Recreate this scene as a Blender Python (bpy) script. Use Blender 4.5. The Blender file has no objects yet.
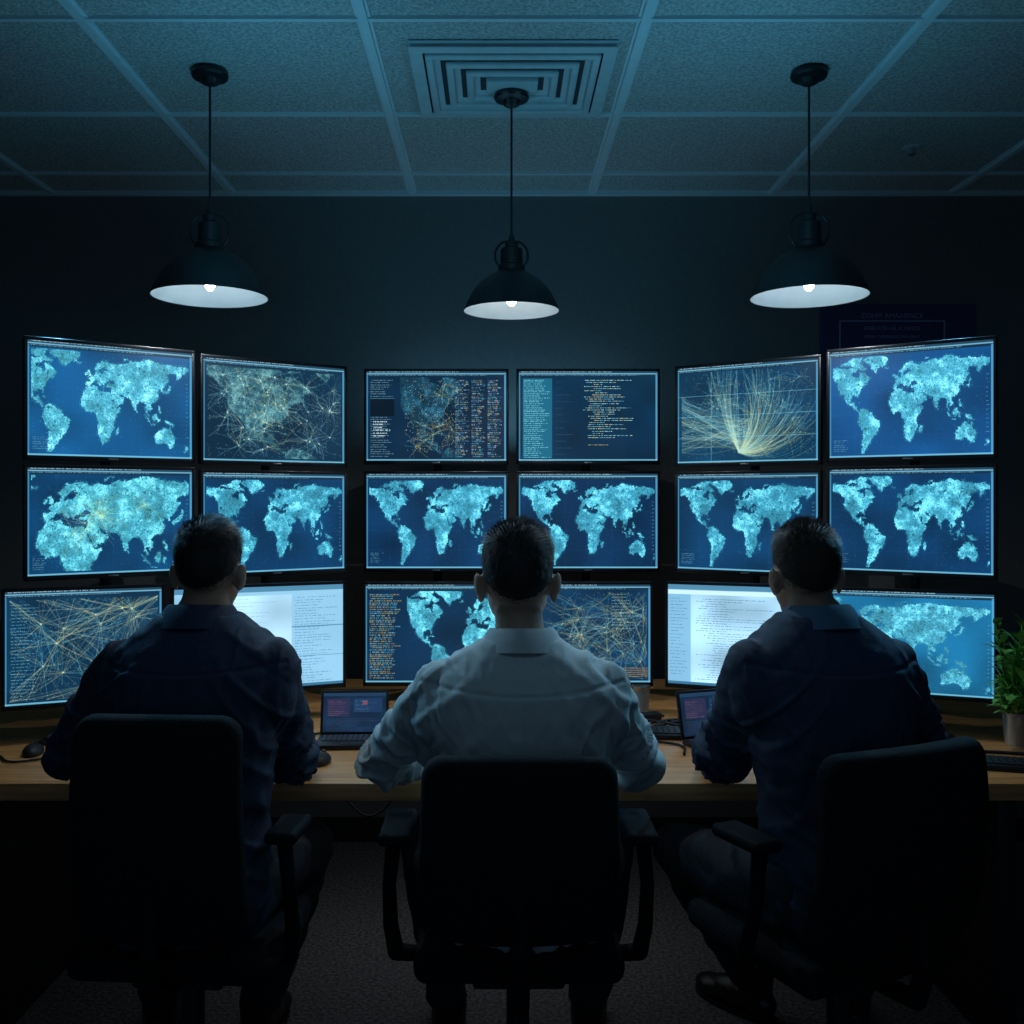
import bpy, bmesh, math, random
import numpy as np
from mathutils import Vector, Matrix, noise, Euler

random.seed(7); rng=np.random.RandomState(5)
F=996.0; CX=498.0; CY=500.0; H=1.45
DESK=0.73
scene=bpy.context.scene
scene.view_settings.view_transform='Standard'
def W(px,py,d): return Vector(((px-CX)*d/F, d, H-(py-CY)*d/F))
def WX(px,d): return (px-CX)*d/F
def WZ(py,d): return H-(py-CY)*d/F

# ------------------------------------------------------------ materials
def mat(name,col,rough=.6,metal=0.0,noise_amt=0.0,nscale=30,bump=0.0,emit=None,estr=0,spec=.5,col2=None,stretch=None):
    m=bpy.data.materials.new(name); m.use_nodes=True
    nt=m.node_tree; b=nt.nodes['Principled BSDF']
    b.inputs['Base Color'].default_value=(*col,1); b.inputs['Roughness'].default_value=rough
    b.inputs['Metallic'].default_value=metal
    b.inputs['Specular IOR Level'].default_value=spec
    if emit: 
        b.inputs['Emission Color'].default_value=(*emit,1); b.inputs['Emission Strength'].default_value=estr
    tc=nt.nodes.new('ShaderNodeTexCoord'); n=nt.nodes.new('ShaderNodeTexNoise')
    n.inputs['Scale'].default_value=nscale; n.inputs['Detail'].default_value=4
    mp=nt.nodes.new('ShaderNodeMapping')
    if stretch: mp.inputs['Scale'].default_value=stretch
    nt.links.new(tc.outputs['Object'],mp.inputs['Vector']); nt.links.new(mp.outputs['Vector'],n.inputs['Vector'])
    r=nt.nodes.new('ShaderNodeValToRGB')
    c2=col2 if col2 else tuple(c*(1-noise_amt) for c in col)
    r.color_ramp.elements[0].color=(*c2,1); r.color_ramp.elements[1].color=(*col,1)
    r.color_ramp.elements[0].position=.35; r.color_ramp.elements[1].position=.65
    nt.links.new(n.outputs['Fac'],r.inputs['Fac']); nt.links.new(r.outputs['Color'],b.inputs['Base Color'])
    if bump>0:
        bp=nt.nodes.new('ShaderNodeBump'); bp.inputs['Strength'].default_value=bump; bp.inputs['Distance'].default_value=.01
        nt.links.new(n.outputs['Fac'],bp.inputs['Height']); nt.links.new(bp.outputs['Normal'],b.inputs['Normal'])
    return m
M_wall=mat('wall_paint',(.17,.175,.18),.8,noise_amt=.1,nscale=60,bump=.1)
M_tile=mat('ceiling_tile',(.54,.60,.62),.9,noise_amt=.45,nscale=105,bump=.6)
M_tbar=mat('ceiling_grid_metal',(.62,.74,.80),.5,0,noise_amt=.05)
M_floor=mat('carpet',(.30,.275,.27),.95,noise_amt=.7,nscale=90,bump=.5)
M_black=mat('black_plastic',(.012,.013,.017),.55,noise_amt=.2,nscale=80)
M_arm=mat('matte_black_plastic',(.009,.010,.013),.75,noise_amt=.2,nscale=80,spec=.2)
M_bezel=mat('bezel_plastic',(.01,.012,.016),.3,noise_amt=.1)
M_wood=mat('desk_wood',(.84,.43,.16),.38,noise_amt=.3,nscale=9,col2=(.60,.27,.09),stretch=(.6,8,8))
M_steel=mat('dark_steel',(.05,.055,.06),.35,.8,noise_amt=.2)
M_silver=mat('brushed_metal',(.5,.52,.54),.3,.9,noise_amt=.15)
M_pot=mat('zinc_pot_metal',(.60,.68,.75),.25,.7,noise_amt=.2,nscale=12)
M_shade=mat('lamp_black_enamel',(.012,.014,.018),.35,noise_amt=.1)
M_shadein=mat('lamp_white_enamel',(.72,.86,.95),.5,noise_amt=.03)
M_bulb=mat('bulb_glow',(1,1,1),.5,emit=(1.0,.96,.88),estr=17)
M_vent=mat('vent_metal',(.50,.60,.65),.5,.0,noise_amt=.1)
M_ventdark=mat('vent_gap',(.04,.05,.06),.8)
M_chair=mat('chair_fabric',(.012,.014,.018),.9,noise_amt=.4,nscale=250,bump=.3,spec=.25)
M_skin=mat('skin',(.50,.29,.20),.5,noise_amt=.12,nscale=25)
M_hair=mat('hair',(.020,.016,.015),.6,noise_amt=.3,nscale=60,spec=.5)
M_hairb=mat('brown_hair',(.044,.027,.018),.6,noise_amt=.3,nscale=60,spec=.5)
M_shirtw=mat('pale_shirt_cotton',(.54,.58,.58),.8,noise_amt=.06,nscale=160,bump=.08)
M_shirtn=mat('navy_shirt_cotton',(.022,.042,.090),.75,noise_amt=.2,nscale=160,bump=.1)
M_shirtn2=mat('dark_blue_shirt_cotton',(.025,.050,.104),.75,noise_amt=.2,nscale=160,bump=.1)
M_collar=mat('rim_lit_collar_cotton',(.07,.15,.24),.7,noise_amt=.1,nscale=160)  # lighter than the shirt: rim light on the collar painted into its colour
M_trou=mat('dark_trousers',(.028,.032,.042),.8,noise_amt=.3,nscale=120,bump=.1)
M_shoe=mat('shoe_leather',(.02,.018,.018),.35,noise_amt=.2)
M_eye=mat('eye_white',(.7,.7,.7),.3)
M_leaf=mat('leaf_green',(.14,.42,.08),.45,col2=(.22,.55,.11),nscale=30)
M_soil=mat('soil',(.03,.02,.015),.9,noise_amt=.5)
M_poster=mat('poster_print',(.060,.045,.15),.6,noise_amt=.1)
M_postertxt=mat('poster_lettering',(.28,.31,.50),.6)
M_glass=mat('grey_ceramic',(.3,.36,.4),.3)
M_key=mat('key_caps',(.03,.034,.04),.45,noise_amt=.2)

ms=bpy.data.materials.new('screen_display'); ms.use_nodes=True
nt=ms.node_tree; b=nt.nodes['Principled BSDF']; at=nt.nodes.new('ShaderNodeAttribute'); at.attribute_name='Col'
b.inputs['Base Color'].default_value=(.005,.007,.01,1); b.inputs['Roughness'].default_value=.35
nt.links.new(at.outputs['Color'],b.inputs['Emission Color']); b.inputs['Emission Strength'].default_value=1.45
try: ms.cycles.emission_sampling='NONE'
except Exception as e: print('es',e)
M_screen=ms

# ------------------------------------------------------------ helpers
def link(o): scene.collection.objects.link(o); return o
def root(name,label,cat,loc=(0,0,0),rz=0,group=None):
    e=bpy.data.objects.new(name,None); e.empty_display_size=.1; link(e)
    e.location=loc; e.rotation_euler=(0,0,rz); e['label']=label; e['category']=cat
    if group: e['group']=group
    return e
def obj(name,bm,mats,parent=None,smooth=True,loc=(0,0,0),rot=(0,0,0),angle=35):
    me=bpy.data.meshes.new(name); bmesh.ops.recalc_face_normals(bm,faces=bm.faces) if smooth is not None else None
    bm.to_mesh(me); bm.free()
    if not isinstance(mats,(list,tuple)): mats=[mats]
    for m in mats: me.materials.append(m)
    o=bpy.data.objects.new(name,me); link(o); o.location=loc; o.rotation_euler=rot
    if parent: o.parent=parent
    if smooth:
        me.polygons.foreach_set('use_smooth',[True]*len(me.polygons))
        try: me.set_sharp_from_angle(angle=math.radians(angle))
        except Exception: pass
    return o
def top(o,label,cat,group=None):
    o['label']=label; o['category']=cat
    if group:o['group']=group
    return o
def box(bm,c,s,bev=0,seg=2,rot=None,mi=0):
    r=bmesh.ops.create_cube(bm,size=1); vs=r['verts']
    bmesh.ops.scale(bm,vec=Vector(s),verts=vs)
    fs=set(f for v in vs for f in v.link_faces)
    if bev>0:
        es=list(set(e for v in vs for e in v.link_edges))
        rr=bmesh.ops.bevel(bm,geom=es,offset=bev,segments=seg,affect='EDGES',profile=.5)
        vs=list(set([v for f in rr['faces'] for v in f.verts]))
        fs=set(f for v in vs for f in v.link_faces); vs=list(set(v for f in fs for v in f.verts))
    if rot is not None: bmesh.ops.rotate(bm,cent=(0,0,0),matrix=rot,verts=vs)
    bmesh.ops.translate(bm,vec=Vector(c),verts=vs)
    for f in fs: f.material_index=mi
    return vs
def zrot(v,w):
    w=Vector(w).normalized(); return Vector((0,0,1)).rotation_difference(w).to_matrix()
def cone(bm,p0,r0,p1,r1,n=16,caps=True,mi=0):
    p0=Vector(p0);p1=Vector(p1); R=zrot(None,p1-p0)
    a=[];b2=[]
    for i in range(n):
        t=2*math.pi*i/n; c=Vector((math.cos(t),math.sin(t),0))
        a.append(bm.verts.new(p0+R@(c*r0))); b2.append(bm.verts.new(p1+R@(c*r1)))
    fs=[]
    for i in range(n): fs.append(bm.faces.new((a[i],a[(i+1)%n],b2[(i+1)%n],b2[i])))
    if caps: fs.append(bm.faces.new(a[::-1])); fs.append(bm.faces.new(b2))
    for f in fs: f.material_index=mi
def ball(bm,c,r,rot=None,u=20,v=14):
    if not isinstance(r,(tuple,list)): r=(r,r,r)
    vs=bmesh.ops.create_uvsphere(bm,u_segments=u,v_segments=v,radius=1)['verts']
    bmesh.ops.scale(bm,vec=Vector(r),verts=vs)
    if rot is not None: bmesh.ops.rotate(bm,cent=(0,0,0),matrix=rot,verts=vs)
    bmesh.ops.translate(bm,vec=Vector(c),verts=vs); return vs
def limb(bm,pts,rs,ends=(True,True)):
    for i in range(len(pts)-1): cone(bm,pts[i],rs[i],pts[i+1],rs[i+1],20)
    for i in range(len(pts)):
        if i==0 and not ends[0]: continue
        if i==len(pts)-1 and not ends[1]: continue
        ball(bm,pts[i],rs[i]*.995)
def lathe(bm,prof,n=40,c=(0,0,0),sx=1,sy=1,closed=False,mi=0):
    rings=[]
    for r,z in prof:
        rings.append([bm.verts.new((c[0]+r*sx*math.cos(2*math.pi*i/n),c[1]+r*sy*math.sin(2*math.pi*i/n),c[2]+z)) for i in range(n)])
    m=len(rings); rng_=range(m) if closed else range(m-1)
    for j in rng_:
        a=rings[j]; b2=rings[(j+1)%m]
        for i in range(n):
            f=bm.faces.new((a[i],a[(i+1)%n],b2[(i+1)%n],b2[i])); f.material_index=mi
    return rings
def loft(bm,secs,n=36,e=2.4):
    rings=[]
    for (cx,cy,z,rx,ry) in secs:
        ring=[]
        for i in range(n):
            t=2*math.pi*i/n; c=math.cos(t); s=math.sin(t)
            x=math.copysign(abs(c)**(2/e),c)*rx; y=math.copysign(abs(s)**(2/e),s)*ry
            ring.append(bm.verts.new((cx+x,cy+y,z)))
        rings.append(ring)
    for j in range(len(rings)-1):
        for i in range(n): bm.faces.new((rings[j][i],rings[j][(i+1)%n],rings[j+1][(i+1)%n],rings[j+1][i]))
    bm.faces.new(rings[0][::-1]); bm.faces.new(rings[-1])
def remesh(bm,name,voxel,mats,parent,smooth_it=4,disp=None):
    bmesh.ops.recalc_face_normals(bm,faces=bm.faces)
    me=bpy.data.meshes.new('tmp'); bm.to_mesh(me); bm.free()
    o=bpy.data.objects.new('tmp',me); link(o)
    m=o.modifiers.new('r','REMESH'); m.mode='VOXEL'; m.voxel_size=voxel
    if smooth_it:
        s=o.modifiers.new('s','SMOOTH'); s.factor=.5; s.iterations=smooth_it
    dg=bpy.context.evaluated_depsgraph_get(); dg.update()
    me2=bpy.data.meshes.new_from_object(o.evaluated_get(dg))
    bpy.data.objects.remove(o); bpy.data.meshes.remove(me)
    me2.name=name; me2.materials.clear()
    for mm in (mats if isinstance(mats,(list,tuple)) else [mats]): me2.materials.append(mm)
    if disp:
        nv=[(v.co.copy(),v.normal.copy()) for v in me2.vertices]
        for v,(c,nn) in zip(me2.vertices,nv): v.co=c+nn*disp(c,nn)
    me2.polygons.foreach_set('use_smooth',[True]*len(me2.polygons)); me2.update()
    o=bpy.data.objects.new(name,me2); link(o); o.parent=parent
    return o
def tube(name,pts,r,m,label=None,cat=None,parent=None,group=None):
    cu=bpy.data.curves.new(name,'CURVE'); cu.dimensions='3D'; cu.bevel_depth=r; cu.bevel_resolution=2; cu.resolution_u=8
    sp=cu.splines.new('BEZIER'); sp.bezier_points.add(len(pts)-1)
    for bp,p in zip(sp.bezier_points,pts): bp.co=p; bp.handle_left_type=bp.handle_right_type='AUTO'
    o=bpy.data.objects.new('tmpc',cu); link(o)
    dg=bpy.context.evaluated_depsgraph_get()
    me=bpy.data.meshes.new_from_object(o.evaluated_get(dg)); bpy.data.objects.remove(o)
    me.materials.clear(); me.materials.append(m); me.polygons.foreach_set('use_smooth',[True]*len(me.polygons))
    o=bpy.data.objects.new(name,me); link(o)
    if parent:o.parent=parent
    if label: top(o,label,cat,group)
    return o

# ------------------------------------------------------------ people
def ridge(v):
    r=max(0.0,1-abs(v)*3.6); return r*r*(3-2*r)
def person(label,loc,rz,M_shirt,Mc,elb,wri,knees,ankles,toes,hs=1.0,ts=1.0,hz=1.265,hx=0,lean=(0,.06),shirt_seed=1,headyaw=0,wide=1.0,Mh=None):
    Mh=Mh or M_hair
    rt=root('person',label,'person',(loc[0],loc[1],0),rz)
    Mi=(Matrix.Translation((loc[0],loc[1],0))@Matrix.Rotation(rz,4,'Z')).inverted()
    E=[Mi@Vector(v) for v in elb]; Wr=[Mi@Vector(v) for v in wri]; K=[Mi@Vector(v) for v in knees]; A=[Mi@Vector(v) for v in ankles]; T=[Mi@Vector(v) for v in toes]
    zz=lambda z: .5+(z-.5)*ts
    ox=lambda z: lean[0]*(z-.55)/.55; oy=lambda z: lean[1]*(z-.55)/.55
    S=[(.50,.155,.11,-.01),(.56,.18,.135,0),(.64,.17,.125,0),(.72,.165,.115,0),(.80,.175,.118,.0),(.90,.192,.122,.0),(.97,.203,.122,.0),(1.02,.203,.116,0),(1.06,.186,.10,.005),(1.09,.150,.086,.01),(1.112,.108,.074,.012),(1.135,.078,.062,.014),(1.16,.060,.054,.016)]
    def torso(bm,g,s=1.0,zmin=0,zmax=9,extra=0):
        secs=[(ox(zz(z)),oy(zz(z))+cy,zz(z),(rx*wide if z<1.11 else rx)*s+g,ry*s+g) for z,rx,ry,cy in S if zmin<=z<=zmax]; loft(bm,secs)
    sh=[Vector((sg*.185*wide+ox(zz(1.04)),oy(zz(1.04))+.01,zz(1.02))) for sg in (-1,1)]
    hc=Vector((hx,oy(1.2)+.045,hz)); hip=[Vector((sg*.09,.0,.56)) for sg in (-1,1)]
    # ---- body
    bm=bmesh.new(); torso(bm,-.014)
    for i,sg in enumerate((-1,1)):
        limb(bm,[sh[i],sh[i].lerp(E[i],.5),E[i]],[.05,.043,.036]); limb(bm,[E[i],E[i].lerp(Wr[i],.35),Wr[i]],[.036,.037,.025])
        limb(bm,[hip[i],hip[i].lerp(K[i],.5),K[i]],[.082,.068,.05]); limb(bm,[K[i],K[i].lerp(A[i],.35),A[i]],[.05,.05,.034])
        ft=A[i].lerp(T[i],.5); ft.z=.05; limb(bm,[A[i],ft],[.034,.022])
        d=(Wr[i]-E[i]); d.z=0; d.normalize(); rd=Matrix.Rotation(sg*.45,3,'Z')@d; dn=(d+rd*.6).normalized(); lat=Vector((dn.y,-dn.x,0))
        ang=math.atan2(dn.y,dn.x)-math.pi/2; R=Matrix.Rotation(ang,3,'Z')
        pc=Wr[i]+dn*.052+Vector((0,0,-.002)); ball(bm,pc,(.041,.052,.016),R); limb(bm,[Wr[i],pc],[.025,.018])
        for off,L in ((-.031,.058),(-.011,.07),(.010,.076),(.030,.068)):
            off*=-sg*-1*-1
            b0=pc+lat*off+dn*.038; 
            b1=b0+dn*L*.42+lat*off*.12+Vector((0,0,.008)); b2_=b1+dn*L*.36+Vector((0,0,-.012)); b3=b2_+dn*L*.2+Vector((0,0,-.012))
            limb(bm,[b0,b1,b2_,b3],[.0098,.009,.0083,.0073])
        tside=lat*(-sg)
        t0=pc-dn*.03+tside*.028; t1=t0+dn*.03+tside*.022+Vector((0,0,-.006)); t2=t1+dn*.028+tside*.008+Vector((0,0,-.004))
        limb(bm,[t0,t1,t2],[.014,.011,.009])
    # neck
    limb(bm,[Vector((ox(1.1),oy(1.1)+.015,zz(1.09))),hc+Vector((0,-.014,-.05))*hs],[.058,.055*min(hs,1.0)])
    Rh=Matrix.Rotation(headyaw,3,'Z')@Matrix.Rotation(-.12,3,'X')
    def hp(x,y,z_): return hc+Rh@(Vector((x,y,z_))*hs)
    def hb(x,y,z_,r,u=24,v=18): ball(bm,hp(x,y,z_),tuple(q*hs for q in r),Rh,u,v)
    hb(0,-.008,.02,(.075,.092,.095)); hb(0,.02,-.03,(.066,.072,.075)); hb(0,.036,-.075,(.048,.05,.042)); hb(0,.07,-.103,(.024,.02,.02))
    hb(0,.083,.015,(.05,.014,.012)); hb(-.036,.07,-.035,(.022,.018,.02)); hb(.036,.07,-.035,(.022,.018,.02))
    limb(bm,[hp(0,.088,.0),hp(0,.108,-.036)],[.009*hs,.012*hs]); hb(-.012,.096,-.04,(.009,.01,.008)); hb(.012,.096,-.04,(.009,.01,.008))
    hb(0,.088,-.066,(.024,.009,.005)); hb(0,.086,-.076,(.02,.009,.006))
    for sg in (-1,1):
        Re=Rh@Matrix.Rotation(sg*-.5,3,'Z')@Matrix.Rotation(-.15,3,'X')
        ball(bm,hp(sg*.080,-.008,-.020),(.0075*hs,.019*hs,.031*hs),Re); ball(bm,hp(sg*.087,-.018,-.008),(.006*hs,.014*hs,.025*hs),Re)
    remesh(bm,'body',.005,M_skin,rt,3)
    for sg in (-1,1):
        bm=bmesh.new(); ball(bm,hp(sg*.031,.0765,-.002),.0125*hs,None,16,12)
        eo=obj('eye',bm,[M_eye,M_black],rt)
        ctr=hp(sg*.031,.0765,-.002); fw=Rh@Vector((0,1,0))
        for p in eo.data.polygons:
            if (p.center-ctr).normalized().dot(fw)>.86: p.material_index=1
    # ---- hair : scalp shell plus short combed strands
    bm=bmesh.new(); bmesh.ops.create_icosphere(bm,subdivisions=5,radius=1)
    cand=[]
    for v in bm.verts:
        d=v.co.normalized(); 
        front=max(0,d.y); back=max(0,-d.y)
        base=Vector((d.x*.0755,d.y*.094-.008,d.z*.097+.02))
        line = .055*front**1.5 + (-.072)*back**.6 + .0*(1-front)*(1-back)
        t=(base.z-line)/.085; t=max(0,min(1,t)); t=t*t*(3-2*t)
        top_=max(0,d.z); th=-.003+(.006+.009*top_)*t+noise.noise(Vector((d.x*6,d.y*6,d.z*4)))*.0015*t
        if base.z<line: th=-.012
        p=base+d*th; p.x*=1+.07*max(0,min(1,(d.z)*1.4))*(1-max(0,d.z-.8)*3)
        v.co=hc+Rh@(p*hs)
        if base.z>line-.001 and d.y<.85: cand.append((v.co.copy(),d.copy(),t))
    rr=random.Random(shirt_seed*31)
    strands=[]
    for k in range(15000):
        co_,d,t=cand[rr.randrange(len(cand))]
        tang=(Vector((0,0,-1))-d*(-d.z)); 
        if tang.length>.05: tang.normalize()
        crown=max(0,d.z)**1.5
        clump=noise.noise_vector(d*7+Vector((shirt_seed,0,0)))
        dirv=(d*(.22+.50*crown)+tang*(1-crown)*.9+Vector((.3,.6,0))*crown+clump*.35+Vector((rr.uniform(-1,1),rr.uniform(-1,1),rr.uniform(-1,1)))*.16).normalized()
        L=(.005+.010*t*(.5+.8*crown))*rr.uniform(.6,1.25)
        base=co_+Rh@Vector((rr.uniform(-1,1),rr.uniform(-1,1),rr.uniform(-1,1)))*.002-Rh@d*.0008; dw=Rh@dirv
        side=dw.cross(Rh@d)
        if side.length<.01: continue
        side=side.normalized()*.0006
        strands.append((base-side,base+side,base+dw*L*.6+side*.7,base+dw*L))
    for q in strands:
        vs=[bm.verts.new(x) for x in q]; bm.faces.new((vs[0],vs[1],vs[2],vs[3]))
    obj('hair',bm,Mh,rt,angle=180)
    # ---- shirt
    sd=shirt_seed*13.7
    bm=bmesh.new(); torso(bm,.014,1.0,.5,1.15)
    for i in range(2):
        limb(bm,[sh[i],sh[i].lerp(E[i],.5),E[i]],[.066,.061,.055]); 
        cf=E[i].lerp(Wr[i],.9); limb(bm,[E[i],E[i].lerp(Wr[i],.4),cf],[.055,.051,.036],(True,False))
        ball(bm,sh[i]+Vector((0,-.015,-.05)),(.064,.075,.09))
        m_=sh[i].lerp(E[i],.28); ball(bm,m_+Vector(((-.03,.03)[i==0],-.01,-.05)),(.06,.06,.09))
    axs=[(sh[i],E[i],Wr[i]) for i in range(2)]
    def disp(c,nn):
        i=0 if c.x<0 else 1
        sg=-1 if i==0 else 1
        sho,el,wr=axs[i]
        q=(el-sho); t=max(0,min(1,(c-sho).dot(q)/q.length_squared)); dist=(c-(sho+q*t)).length
        q2=(wr-el); t2=max(0,min(1,(c-el).dot(q2)/q2.length_squared)); d2=(c-(el+q2*t2)).length
        arm= 1.0 if (min(dist,d2)<.085 and (t>.25 or t2>0)) else 0.0
        ax=abs(c.x-ox(c.z))
        n1=noise.noise(Vector((c.x*13+c.z*2.0*sg+sd,c.y*4,c.z*2.8+sd)))
        n2=noise.noise(Vector((ax*4+sd*sg,c.y*4,(c.z+ax*.9)*12)))
        n3=noise.noise(Vector((c.x*22+sd,c.y*8,c.z*11-ax*14)))
        n4=noise.noise(Vector((c.x*15-c.z*14*sg,c.y*6,sd+c.z*5)))
        low=max(0,min(1,(1.00-c.z)/.25)); side=max(0,min(1,(ax-.05)/.12))
        fb=.0095*ridge(n1)*(.08+.92*low)+.0075*ridge(n2)*side*(1-.2*low)+.0036*ridge(n3)*(.3+.7*side)+.0040*ridge(n4)*low-.004
        f=fb
        if arm:
            s_=(t*q.length if d2>dist else q.length+t2*q2.length)
            warp=noise.noise(c*8+Vector((sd,0,0)))*1.9+ (c.x*8)
            r=noise.noise(Vector((s_*20+warp,warp*.7,sd))); r2=noise.noise(Vector((s_*34-warp*1.4,warp,sd+5)))
            fa=(.0125*ridge(r)+.004*ridge(r2))*(.45+math.exp(-((s_-q.length)/.12)**2))-.004
            k=min(1,max(t2*9,(t-.25)/.2)); f=fb*(1-k)+fa*k
        f+=.0006*noise.noise(c*45)
        if c.y<oy(1.0)-.02 and not arm:
            zy=zz(1.035)-.012*math.cos(c.x*9)
            if abs(c.z-zy)<.007: f-=.0038*(1-abs(c.z-zy)/.007)
        # armhole seam
        if .10<t<.16 and dist<.09: f-=.0025*(1-abs(t-.13)/.03)
        return f
    so=remesh(bm,'shirt',.005,M_shirt,rt,9,disp)
    for i in range(2):
        bm=bmesh.new(); a_=E[i].lerp(Wr[i],.80); b_=E[i].lerp(Wr[i],.93); cone(bm,a_,.041,b_,.037,28,False); cone(bm,b_,.037,b_+(a_-b_)*.02,.033,28,False); obj('cuff',bm,M_shirt,so)
    zc=zz(1.116); cc=(ox(zc),oy(zc)+.012,zc)
    prof=[(.100,-.012),(.103,-.010),(.095,.008),(.082,.032),(.074,.041),(.069,.039),(.070,.03),(.084,.004)]
    bm=bmesh.new(); R_=lathe(bm,prof,48,cc,1.0,.93,True)
    for v in bm.verts:
        yy=(v.co.y-cc[1])/.08; xx=(v.co.x-cc[0])/.08
        v.co.z-= .014*max(0,yy); v.co.z+=.004*max(0,-yy)-.004*xx*xx
        v.co.y+= (v.co.z-zc)*.25
    obj('collar',bm,Mc,so)
    # ---- trousers
    bm=bmesh.new(); torso(bm,.016,1.0,.5,.64)
    for i in range(2):
        limb(bm,[hip[i],hip[i].lerp(K[i],.5),K[i]],[.10,.086,.07]); cf=K[i].lerp(A[i],.95); limb(bm,[K[i],K[i].lerp(A[i],.4),cf],[.07,.068,.055],(True,False))
    remesh(bm,'trousers',.009,M_trou,rt,5,lambda c,nn:.014*(.25-abs(noise.noise(Vector((c.x*14,c.y*9,c.z*12+sd))))))
    for i in range(2):
        f=T[i]-A[i]; f.z=0; L=f.length; f.normalize(); ang=math.atan2(f.y,f.x)-math.pi/2; R=Matrix.Rotation(ang,3,'Z'); a0=Vector((A[i].x,A[i].y,0))
        bm=bmesh.new()
        P=lambda x,y,z_: a0+R@Vector((x,y,z_))
        limb(bm,[P(0,-.01,.12),P(0,-.005,.06)],[.047,.045]); ball(bm,P(0,-.02,.045),(.038,.05,.04),R); ball(bm,P(0,.06,.045),(.042,.1,.04),R); ball(bm,P(0,.135,.035),(.045,.07,.03),R)
        so2=remesh(bm,'shoe',.006,M_shoe,rt,4)
        for v in so2.data.vertices:
            if v.co.z<.012: v.co.z=.012
        bm=bmesh.new(); n=32; lo=[];hi_=[]
        for k in range(n):
            t=2*math.pi*k/n; y=.065+math.sin(t)*.142; x=math.cos(t)*(.043+.006*math.sin(t)); lo.append(bm.verts.new(P(x,y,.0))); hi_.append(bm.verts.new(P(x,y,.016)))
        for k in range(n): bm.faces.new((lo[k],lo[(k+1)%n],hi_[(k+1)%n],hi_[k]))
        bm.faces.new(lo[::-1]); bm.faces.new(hi_); obj('sole',bm,M_shoe,so2)
    return rt
WZd=DESK+.045
person('person, short dark hair, pale long-sleeved shirt, seated typing at the desk',(.055,2.24),0,M_shirtw,M_shirtw,
  [W(384,762,2.42),W(636,762,2.42)],[(-.135,2.66,WZd),(.235,2.66,WZd)],
  [(-.19,2.64,.545),(.29,2.64,.545)],[(-.13,2.66,.09),(.24,2.66,.09)],[(-.15,2.84,.04),(.27,2.84,.04)],hs=1.08,hz=1.262,hx=-.009,lean=(0,.05),shirt_seed=1)
person('person, short dark hair, navy shirt, seated leaning on the desk',(-.70,2.24),math.radians(-4),M_shirtn,M_shirtn,
  [W(70,750,2.40),W(290,758,2.42)],[(-.86,2.66,WZd),(-.53,2.68,WZd)],
  [(-.90,2.64,.545),(-.50,2.60,.545)],[(-.90,2.66,.09),(-.64,2.66,.09)],[(-.92,2.84,.04),(-.62,2.84,.04)],hs=.97,ts=1.085,hz=1.283,hx=.010,lean=(.0,.06),shirt_seed=2,wide=.95)
person('person, short brown hair, dark blue shirt, seated turned at the desk',(.775,2.24),math.radians(12),M_shirtn2,M_collar,
  [W(722,756,2.40),W(920,746,2.40)],[(.58,2.68,WZd),(.90,2.68,WZd)],
  [(.47,2.56,.55),(.93,2.64,.545)],[(.72,2.80,.10),(.96,2.70,.09)],[(.60,2.95,.04),(.98,2.88,.04)],hs=.97,ts=1.085,hz=1.275,hx=-.028,lean=(-.01,.06),shirt_seed=3,headyaw=-.1,wide=.93,Mh=M_hairb)

# ------------------------------------------------------------ room
WALLY=4.24; CEIL=H+1.30; XW=3.1; YB=-1.6
def struct(name,c,s,m):
    bm=bmesh.new(); box(bm,c,s); o=obj(name,bm,m,smooth=False); o['kind']='structure'; return o
struct('floor',(0,(WALLY+YB)/2,-.05),(2*XW+.2,WALLY-YB+.2,.1),M_floor)
struct('wall_back',(0,WALLY+.05,CEIL/2),(2*XW+.2,.1,CEIL),M_wall)
struct('wall_front',(0,YB-.05,CEIL/2),(2*XW+.2,.1,CEIL),M_wall)
struct('wall_left',(-XW-.05,(WALLY+YB)/2,CEIL/2),(.1,WALLY-YB,CEIL),M_wall)
struct('wall_right',(XW+.05,(WALLY+YB)/2,CEIL/2),(.1,WALLY-YB,CEIL),M_wall)
struct('baseboard_back',(0,WALLY-.008,.05),(2*XW,.016,.1),M_black)
bm=bmesh.new()
box(bm,(0,(WALLY+YB)/2,CEIL+.06),(2*XW+.2,WALLY-YB+.2,.1),mi=0)
TX=[.40+.765*k for k in range(-5,5)]; TY=[3.98,3.37,2.70]+[2.70-.65*k for k in range(1,8)]
for x in TX:
    if abs(x)<XW: box(bm,(x,(WALLY+YB)/2,CEIL+.004),(.024,WALLY-YB,.014),mi=1); box(bm,(x,(WALLY+YB)/2,CEIL+.008),(.042,WALLY-YB,.006),mi=1)
for y in TY:
    if y>YB: box(bm,(0,y,CEIL+.0052),(2*XW,.016,.0105),mi=1)
box(bm,(0,WALLY-.012,CEIL+.002),(2*XW,.024,.018),mi=1)
o=obj('ceiling',bm,[M_tile,M_tbar],smooth=False); o['kind']='structure'

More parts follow.
